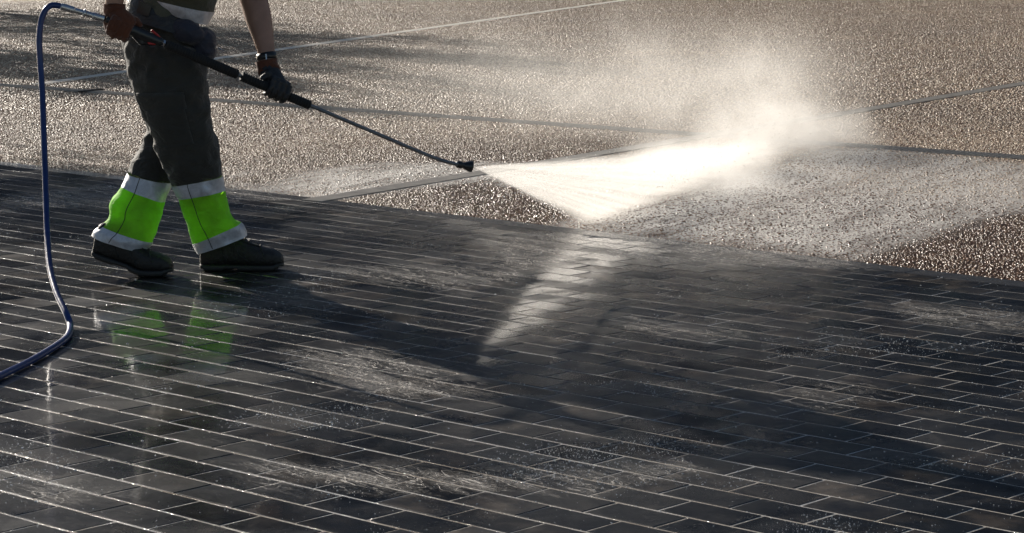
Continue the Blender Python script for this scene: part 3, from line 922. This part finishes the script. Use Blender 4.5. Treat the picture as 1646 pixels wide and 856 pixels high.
# gloves: palm, five fingers closed on the lance
HAND_D = (P(498, 168, 10.05) - P(205, 42, 9.68)).normalized()
def lance_pt(px_):
    """point on the straight lance axis above a photograph column"""
    a, b = P(262, 69, 9.72), P(498, 168.5, 9.97)
    t = (px_ - 262) / (498 - 262)
    return a + (b - a) * t
def finger(mb_, knuckle, c, ax, r_grip, a0, a1, rad, side):
    """finger from a knuckle, wrapping round axis c+ax from angle a0 to a1"""
    e1 = Vector((0, -1, 0)); e1 = (e1 - ax * e1.dot(ax)).normalized(); e2 = ax.cross(e1).normalized()
    pts = [Vector(knuckle)]
    for k in range(6):
        a = a0 + (a1 - a0) * k / 5
        pts.append(c + (e1 * math.cos(a) + e2 * math.sin(a)) * (r_grip + rad * 0.75) + ax * side * k * 0.001)
    pts = [Vector(q) for q in spline([tuple(p) for p in pts], 3)]
    n_ = len(pts)
    mb_.tube(pts, [rad * (1.08 - 0.22 * i / n_ + 0.07 * math.cos(i * 2.1)) for i in range(n_)], 10)
    mb_.ball(pts[-1], rad * 0.82, n=10)
# left hand (far): comes down over the sleeve, knuckles away, finger ends below
axl = (lance_pt(498) - lance_pt(262)).normalized()
gm_ = MB()
e1 = Vector((0, -1, 0)); e1 = (e1 - axl * e1.dot(axl)).normalized(); e2 = axl.cross(e1).normalized()
print('e2', e2)
wrist = P(429, 104, 9.975)
hc = lance_pt(444)
gm_.tube([wrist, P(434, 118, 9.955), P(441, 132, 9.93), P(446, 142, 9.90)], [(.034, .036), (.032, .042), (.030, .045), (.022, .044)], 18, up=(0, -1, 0.2))
upv = e2 if e2.z > 0 else -e2
# fingers go over the near side and curl under, side by side along the lance
for k, (dx, ln, rd) in enumerate(((0.040, 1.0, .0115), (0.015, 1.06, .012), (-0.010, 1.0, .0115), (-0.033, 0.86, .0100))):
    c = hc + axl * (dx - 0.004)
    s = 1 if e2.z > 0 else -1
    kn = c + upv * 0.040 + e1 * (0.010)
    finger(gm_, kn, c, axl, 0.020, s * R(50), s * R(-115 * ln), rd, -1)
    gm_.tube([P(438, 124, 9.94), kn], [.02, rd * 1.15], 10)
# thumb leaves the side of the palm near the wrist and closes from the far side
gm_.tube([P(432, 112, 9.98), lance_pt(424) + upv * 0.045 - e1 * 0.018, lance_pt(420) + upv * 0.022 - e1 * 0.028, lance_pt(423) - upv * 0.006 - e1 * 0.030], [.018, .0155, .0135, .011], 12)
gl = remesh('glove', gm_, 0.0032, M['coat'], person, 2, lambda p: 0.0012 * noise.noise(p * 90))
gl['label'] = 'black coated glove with orange cuff on the front hand'
cf = MB(); cf.tube([P(428, 97, 9.98), P(429, 102, 9.978), P(431, 108, 9.973), P(433, 115, 9.965)], [(.041, .046), (.038, .043), (.037, .044), (.037, .046)], 22, up=(0, -1, 0.2)); cf.obj('cuff', M['orange'], gl, True)

# right hand (near): orange back of the hand, fingers closed round the trigger handle
gr = MB()
gh = P(208, 42, 9.68)
hdir = (P(262, 69, 9.72) - P(180, 33, 9.64)).normalized()
gr.tube([P(184, 8, 9.70), P(184, 16, 9.695), P(187, 28, 9.685), P(193, 40, 9.675), P(200, 50, 9.67)], [(.036, .040), (.036, .042), (.038, .056), (.036, .064), (.026, .056)], 20, up=(0, -1, 0.1))
e1r = Vector((0, -1, 0)); e2r = hdir.cross(e1r).normalized(); upr = e2r if e2r.z > 0 else -e2r
for k, (dx, ln, rd) in enumerate(((0.030, 1.0, .0125), (0.006, 1.05, .013), (-0.018, 1.0, .0125), (-0.040, 0.85, .011))):
    c = P(196, 44, 9.685) + hdir * dx
    kn = c + upr * 0.012 + Vector((0, -0.034, 0))
    pts = [c + upr * 0.03 + Vector((0, -0.020, 0)), kn, c - upr * 0.018 + Vector((0, -0.034, 0)), c - upr * 0.036 + Vector((0, -0.014, 0)), c - upr * 0.036 + Vector((0, 0.012, 0)), c - upr * (0.022) + Vector((0, 0.03 * ln, 0))]
    gr.tube([Vector(q) for q in spline([tuple(p) for p in pts], 3)], [rd * 1.1] * 7 + [rd] * 9, 10)
gr.tube([P(186, 22, 9.70), P(206, 26, 9.71), P(220, 34, 9.70), P(226, 42, 9.69)], [.021, .018, .015, .012], 12)
gl2 = remesh('glove', gr, 0.0035, M['orange'], person, 3, lambda p: 0.0015 * noise.noise(p * 80))
gl2['label'] = 'orange knitted glove on the trigger hand'
cf = MB(); cf.tube([P(184, 6, 9.70), P(184, 10, 9.70), P(184, 15, 9.695), P(185, 20, 9.693)], [(.043, .045), (.0405, .0425), (.041, .0435), (.040, .0445)], 22, up=(0, -1, 0.1)); cf.obj('cuff', M['orange'], gl2, True)

# ---------------------------------------------------------------- the lance
noz_b, noz_t = P(733, 263.5, 10.235), P(758, 267.5, 10.26)
lan = empty('pressure_lance', lance_pt(262))
tag(lan, 'long black and steel pressure washer lance held in both gloved hands', 'pressure washer')
def sleeve(a, b, r0, pitch):
    s_ = MB(); L_ = (b - a).length; n_ = int(L_ / pitch); pts = []; rr = []
    for i in range(n_):
        for t, rad in ((0.0, r0 * 0.86), (0.25, r0), (0.75, r0), (0.99, r0 * 0.86)):
            pts.append(a + (b - a) * ((i + t) / n_)); rr.append(rad)
    s_.tube(pts, rr, 18)
    return s_
sleeve(lance_pt(266), lance_pt(380), 0.0195, 0.0105).obj('foam_sleeve', M['foam_rubber'], lan)
sleeve(lance_pt(386), lance_pt(498), 0.0195, 0.0105).obj('foam_sleeve', M['foam_rubber'], lan)
t_ = MB()
pts = [lance_pt(258), lance_pt(380), lance_pt(498)]
far = [tuple(P(x, y, 9.97 + (x - 498) * 0.00106)) for x, y in ((498, 168.8), (560, 195), (620, 220.5), (680, 246), (703, 255), (720, 260.3), (736, 264))]
t_.tube(pts[:2] + [Vector(q) for q in spline(far, 4)], 0.0075, 12)
t_.obj('lance_tube', M['lance'], lan, True)
nz_ = MB(); dv = (noz_t - noz_b)
nz_.tube([noz_b - dv * 0.02, noz_b + dv * 0.05, noz_b + dv * 0.1, noz_b + dv * 0.36, noz_b + dv * 0.42, noz_b + dv * 0.52, noz_b + dv * 0.85, noz_b + dv * 1.0, noz_b + dv * 1.02], [.008, .012, .0145, .0155, .012, .0135, .0225, .0245, .018], 20)
nz_.obj('nozzle', M['plastic'], lan, True)
# trigger gun
gn = MB()
a, b = P(170, 30, 9.655), lance_pt(262)
gax = (b - a)
gn.tube([a, a + gax * 0.1, a + gax * 0.3, a + gax * 0.45, a + gax * 0.75, a + gax * 0.95, b], [.013, .017, .019, .024, .023, .019, .014], 16)
gn.tube([a + gax * 0.5 - Vector((0, 0, .02)), a + gax * 0.62 - Vector((0, 0, .033)), a + gax * 0.8 - Vector((0, 0, .022))], [.011, .013, .008], 10)
gb = remesh('trigger_gun', gn, 0.004, M['plastic'], lan, 2)
rt = MB(); rt.tube([P(243, 48, 9.70), P(252, 55, 9.705), P(258, 61, 9.71)], [.004, .005, .003], 8); rt.obj('red_trim', M['red'], gb, True)
rt = MB(); rt.tube([P(231, 63.5, 9.695), P(240, 69, 9.695), P(250, 71, 9.70)], [.003, .005, .003], 8); rt.obj('red_trim', M['red'], gb, True)
cn = MB(); cn.tube([lance_pt(256), lance_pt(258), lance_pt(264), lance_pt(266)], [.010, .0145, .0145, .010], 6); cn.obj('lance_connector', M['steel'], lan)
cn = MB()
c0, c1 = P(97, 9.5, 9.60), P(168, 30, 9.655); cd = c1 - c0
cn.tube([c0 + cd * t for t in (0, .02, .3, .32, .5, .52, .56, .58, .72, .74, .98, 1)], [.010, .0135, .0135, .011, .011, .0155, .0155, .012, .012, .0145, .0145, .011], 16)
cn.obj('hose_coupling', M['steel'], lan)
# ---------------------------------------------------------------- the hose
ho = [(103, 11, 9.605), (92, 8.5, 9.60), (82, 8.5, 9.59), (73, 16, 9.58), (66, 34, 9.57), (63, 64, 9.56), (65, 104, 9.55), (68, 150, 9.52), (70, 205, 9.47), (72, 262, 9.41), (74, 320, 9.32), (76, 378, 9.2), (80, 428, 9.04), (91, 470, 8.87), (106, 502, 8.74)]
hp = [tuple(P(*q)) for q in ho]
for q in ((113, 524), (108, 541), (86, 558), (45, 582), (0, 604), (-70, 640), (-160, 700), (-260, 800)):
    z = 0.0135
    g_ = G(q[0], q[1], z); hp.append(tuple(g_))
h_ = MB(); hpts = [Vector(q) for q in spline(hp, 8)]
for p in hpts: p.z = max(p.z, 0.0135)
h_.tube(hpts, 0.0118, 14)
o = h_.obj('hose', M['hose'], None, True)
tag(o, 'blue rubber high pressure hose hanging from the trigger gun to the pavers', 'hose')

# ---------------------------------------------------------------- spray and mist
def vol_mat(name, build, dens_, g_, step=1.0, colr=(0.98, 0.97, 0.95)):
    m_ = bpy.data.materials.new(name); m_.use_nodes = True
    t = m_.node_tree; t.nodes.clear()
    k = NM.__new__(NM); k.m, k.t = m_, t
    out = k.n('ShaderNodeOutputMaterial'); pv = k.n('ShaderNodeVolumePrincipled')
    pv.inputs['Color'].default_value = (*colr, 1); pv.inputs['Anisotropy'].default_value = g_
    d_ = build(k)
    d_ = k.math('MULTIPLY', d_, dens_)
    k.l(d_, pv.inputs['Density']); k.l(pv.outputs[0], out.inputs['Volume'])
    m_.cycles.volume_step_rate = step
    return m_
Np = noz_t + dv.normalized() * 0.004
A_g, B_g = G(925, 356), G(1345, 236)
dmid = ((A_g - Np).normalized() + (B_g - Np).normalized()).normalized()
side = Vector((dmid.y, -dmid.x, 0)).normalized()
upn = side.cross(dmid).normalized()
if upn.z < 0: upn = -upn; side = -side
Mf = Matrix((dmid, side, upn)).transposed().to_4x4(); Mf.translation = Np
angA = (A_g - Np).dot(upn) / (A_g - Np).dot(dmid); angB = (B_g - Np).dot(upn) / (B_g - Np).dot(dmid)
print('fan', angA, angB, (A_g - Np).length, (B_g - Np).length)
def fan_density(k):
    p = k.objc(); sx = k.n('ShaderNodeSeparateXYZ'); k.l(p, sx.inputs[0])
    x, y, z = sx.outputs
    ang = k.math('DIVIDE', z, k.math('MAXIMUM', x, 0.01))
    yy = k.math('DIVIDE', k.math('ABSOLUTE', y), k.math('MAXIMUM', x, 0.01))
    c = (angA + angB) / 2; hw = (angB - angA) / 2
    e = k.math('DIVIDE', k.math('ABSOLUTE', k.math('SUBTRACT', ang, c)), hw)       # 0 centre 1 edge
    soft = k.math('MULTIPLY', k.math('SUBTRACT', k.math('ADD', 0.9, k.math('MULTIPLY', k.noise(p, 7.0, 4, 0.65), 0.4)), e), 3.2, clamp=True)
    ys = k.math('SUBTRACT', 1.0, k.math('DIVIDE', yy, 0.055), clamp=True)
    cv = k.n('ShaderNodeCombineXYZ'); k.l(k.math('MULTIPLY', x, 0.5), cv.inputs[0]); k.l(k.math('MULTIPLY', ang, 110.0), cv.inputs[1]); k.l(k.math('MULTIPLY', k.math('DIVIDE', y, k.math('MAXIMUM', x, 0.01)), 20.0), cv.inputs[2])
    st_ = k.ramp(k.noise(cv.outputs[0], 1.0, 4, 0.6), [(0.3, 0.12), (0.72, 1.25)])
    fall = k.math('DIVIDE', 1.0, k.math('ADD', x, 0.12))
    return k.math('MULTIPLY', k.math('MULTIPLY', k.math('MULTIPLY', soft, ys), st_), fall)
fm = MB()
Lf = 6.2; aw = 0.058
a_lo, a_hi = angA - 0.035, angB + 0.035
fv = []
for x in (0.0, Lf):
    for y, z in ((-1, a_lo), (1, a_lo), (1, a_hi), (-1, a_hi)):
        fv.append(Vector((x, y * (0.004 + aw * x), (z * x) if x else (-0.006 if z == a_lo else 0.006))))
ff = [(0, 3, 2, 1), (4, 5, 6, 7), (0, 1, 5, 4), (1, 2, 6, 5), (2, 3, 7, 6), (3, 0, 4, 7)]
SPRAY_D = 13.0
fan = link('water_spray', mesh('water_spray', fv, ff), vol_mat('spray_volume', fan_density, SPRAY_D, 0.55, 1.0))
fan.matrix_world = Mf
tag(fan, 'bright white fan of high pressure water leaving the lance nozzle', 'water', kind='stuff')

nD = 2500
xx = rng.random(nD) ** 0.7 * 5.6 + 0.15
cA = (angA + angB) / 2; hA = (angB - angA) / 2
an = cA + hA * np.clip(rng.normal(0, 0.75, nD), -1.5, 1.6)
yo = rng.normal(0, 0.022, nD) * xx
Dp = np.array(Np)[None] + xx[:, None] * (np.array(dmid)[None] + an[:, None] * np.array(upn)[None]) + yo[:, None] * np.array(side)[None]
nS = 6000
tt = rng.random(nS); Ag, Bg = np.array(A_g), np.array(B_g)
Sp = Ag[None] + (Bg - Ag)[None] * tt[:, None] + np.stack([rng.normal(0.02, 0.16, nS), rng.normal(0.1, 0.35, nS), np.abs(rng.normal(0, 0.09, nS)) + rng.exponential(0.05, nS) * (0.5 + 2.0 * tt)], 1)
Dp = np.concatenate([Dp, Sp]); Dp = Dp[Dp[:, 2] > 0.004]
sd_ = scatter('flying_drops', Dp[:, 0], Dp[:, 1], Dp[:, 2], np.clip(rng.lognormal(-6.9, 0.5, len(Dp)), 0.0004, 0.0035), M['spraydrop'], 1, (1, 1, 1), rot=False)
tag(sd_, 'fine drops of water flying from the jet and splashing up from the paving', 'water')

mist_c = G(1275, 232)
def mist_density(k):
    p = k.objc()
    wob = k.n('ShaderNodeTexNoise'); k.l(p, wob.inputs['Vector']); wob.inputs['Scale'].default_value = 1.6; wob.inputs['Detail'].default_value = 4
    off = k.n('ShaderNodeVectorMath', _operation='SUBTRACT'); k.l(wob.outputs['Color'], off.inputs[0]); off.inputs[1].default_value = (.5, .5, .5)
    sc2 = k.n('ShaderNodeVectorMath', _operation='SCALE'); k.l(off.outputs[0], sc2.inputs[0]); sc2.inputs['Scale'].default_value = 0.55
    ad = k.n('ShaderNodeVectorMath', _operation='ADD'); k.l(p, ad.inputs[0]); k.l(sc2.outputs[0], ad.inputs[1])
    q = ad.outputs[0]
    def blob(loc, rad, wgt, pw=1.0):
        m1 = k.n('ShaderNodeVectorMath', _operation='SUBTRACT'); k.l(q, m1.inputs[0]); m1.inputs[1].default_value = loc
        m2 = k.n('ShaderNodeVectorMath', _operation='DIVIDE'); k.l(m1.outputs[0], m2.inputs[0]); m2.inputs[1].default_value = rad
        ln = k.n('ShaderNodeVectorMath', _operation='LENGTH'); k.l(m2.outputs[0], ln.inputs[0])
        f_ = k.math('SUBTRACT', 1.0, ln.outputs['Value'], clamp=True)
        f_ = k.math('POWER', f_, 2.0)
        return k.math('MULTIPLY', f_, wgt)
    s = blob((-0.05, -0.1, 0.02), (0.75, 1.2, 0.36), 5.0)
    for b_ in (((-0.7, -1.6, 0.0), (0.55, 1.9, 0.22), 7.0), ((-0.1, 0.2, 0.35), (0.75, 1.0, 0.46), 0.85), ((-0.6, 0.4, 0.32), (1.6, 1.7, 0.62), 0.55), ((-1.4, 0.6, 0.3), (2.3, 1.8, 0.6), 0.26)):
        s = k.math('ADD', s, blob(*b_))
    st_ = k.ramp(k.noise(p, 3.6, 7, 0.7, 1.4), [(0.34, 0.05), (0.68, 1.7)])
    return k.math('MULTIPLY', s, st_)
mm = MB()
mm.box((-1.1, -0.4, 0.62), 5.2, 5.2, 1.25)
mist = link('mist', mesh('mist', mm.v, mm.f), vol_mat('mist_volume', mist_density, 1.0, 0.6, 0.5))
mist.location = (mist_c.x, mist_c.y, 0)
tag(mist, 'pale cloud of fine mist drifting up where the spray strikes the paving', 'mist', kind='stuff')

# ---------------------------------------------------------------- beyond the frame: trees throwing the shadows, buildings added to fill the reflections
def tree(base, h, seed, crown_r, n_leaf, lean=(0, 0)):
    rnd = random.Random(seed)
    t = empty('tree', base)
    tr = MB(); base = Vector(base)
    pts = [base + Vector((lean[0] * s + 0.12 * math.sin(3 * s + seed), lean[1] * s, h * 0.55 * s)) for s in np.linspace(0, 1, 7)]
    tr.tube(pts, [0.16 - 0.014 * i for i in range(7)], 10)
    tips = []
    for k in range(9):
        s0 = pts[3 + k % 4]
        a = rnd.uniform(0, 6.28); L_ = rnd.uniform(.35, .6) * h
        d_ = Vector((math.cos(a) * .6, math.sin(a) * .6, rnd.uniform(.5, 1))).normalized()
        q = [s0 + d_ * L_ * s + Vector((0.1 * rnd.uniform(-1, 1), 0.1 * rnd.uniform(-1, 1), 0.05)) * s for s in (0, .3, .6, 1)]
        tr.tube(q, [.06, .045, .03, .012], 6); tips += q[1:]
        for m_ in range(3):
            a2 = rnd.uniform(0, 6.28); e_ = q[2] + Vector((math.cos(a2), math.sin(a2), .5)) * L_ * .3
            tr.tube([q[2], e_], [.02, .007], 5); tips.append(e_)
    tr.obj('trunk', M['bark'], t, True)
    lf = MB()
    for k in range(n_leaf):
        c = tips[rnd.randrange(len(tips))] + Vector([rnd.gauss(0, crown_r) for _ in range(3)])
        a = Vector([rnd.gauss(0, 1) for _ in range(3)]).normalized(); b = a.orthogonal().normalized(); s = rnd.uniform(.04, .09)
        lf.add([c - a * s, c + b * s * .5, c + a * s, c - b * s * .5], [(0, 1, 2, 3)])
    lf.obj('crown', M['leaf'], t)
    return t
def upsun(px_, py_, h):
    g_ = G(px_, py_); k = h / math.tan(SUN_EL)
    return Vector((g_.x + math.sin(SUN_AZ) * k, g_.y + math.cos(SUN_AZ) * k, 0))
T1 = tree(upsun(540, 72, 6.0), 8.0, 3, 0.3, 9000); tag(T1, 'street tree throwing the blurred shadow behind the front arm', 'tree')
T2 = tree(upsun(-60, 105, 4.6), 7.0, 8, 0.2, 6000); tag(T2, 'street tree throwing thin branch shadows at the upper left', 'tree')
T3 = tree(upsun(-420, 330, 5.2), 7.0, 5, 0.28, 6000); tag(T3, 'unseen tree put in to throw the bluish shadow across the pavers by the hose', 'tree')  # tree added upsun; the real caster of this bluish shadow is unknown

wv = MB(); wv.box((0, 0, 0), 1.3, 0.1, 2.1); wme = mesh('window', wv.v, wv.f); wme.materials.append(M['glass'])
def building(bx0, bx1, by, bh, floors, label):  # unseen block added to give the wet pavers something dark to mirror
    bl = empty('unseen_building', ((bx0 + bx1) / 2, by + 6, 0))
    tag(bl, label, 'building')
    b_ = MB(); b_.box(((bx0 + bx1) / 2, by + 6, bh / 2), bx1 - bx0, 12, bh); b_.obj('wall', M['facade'], bl)
    b_ = MB(); b_.box(((bx0 + bx1) / 2, by + 6, bh + 0.6), bx1 - bx0 + 1, 13, 1.2); b_.obj('roof', M['roof'], bl)
    for f_ in range(floors):
        k = 0
        while bx0 + 1.8 + k * 3.05 < bx1 - 1:
            o = link('window', wme, None, bl); o.location = (bx0 + 1.8 + k * 3.05, by - 0.04, 2.4 + f_ * 3.8); k += 1
building(-14.0, 46.0, 70.0, 24.0, 6, 'long unseen building added so that the wet pavers mirror a dark blue front')
building(-41.0, -13.0, 110.0, 34.0, 8, 'tall unseen building added far off at the left to darken the paver reflections')
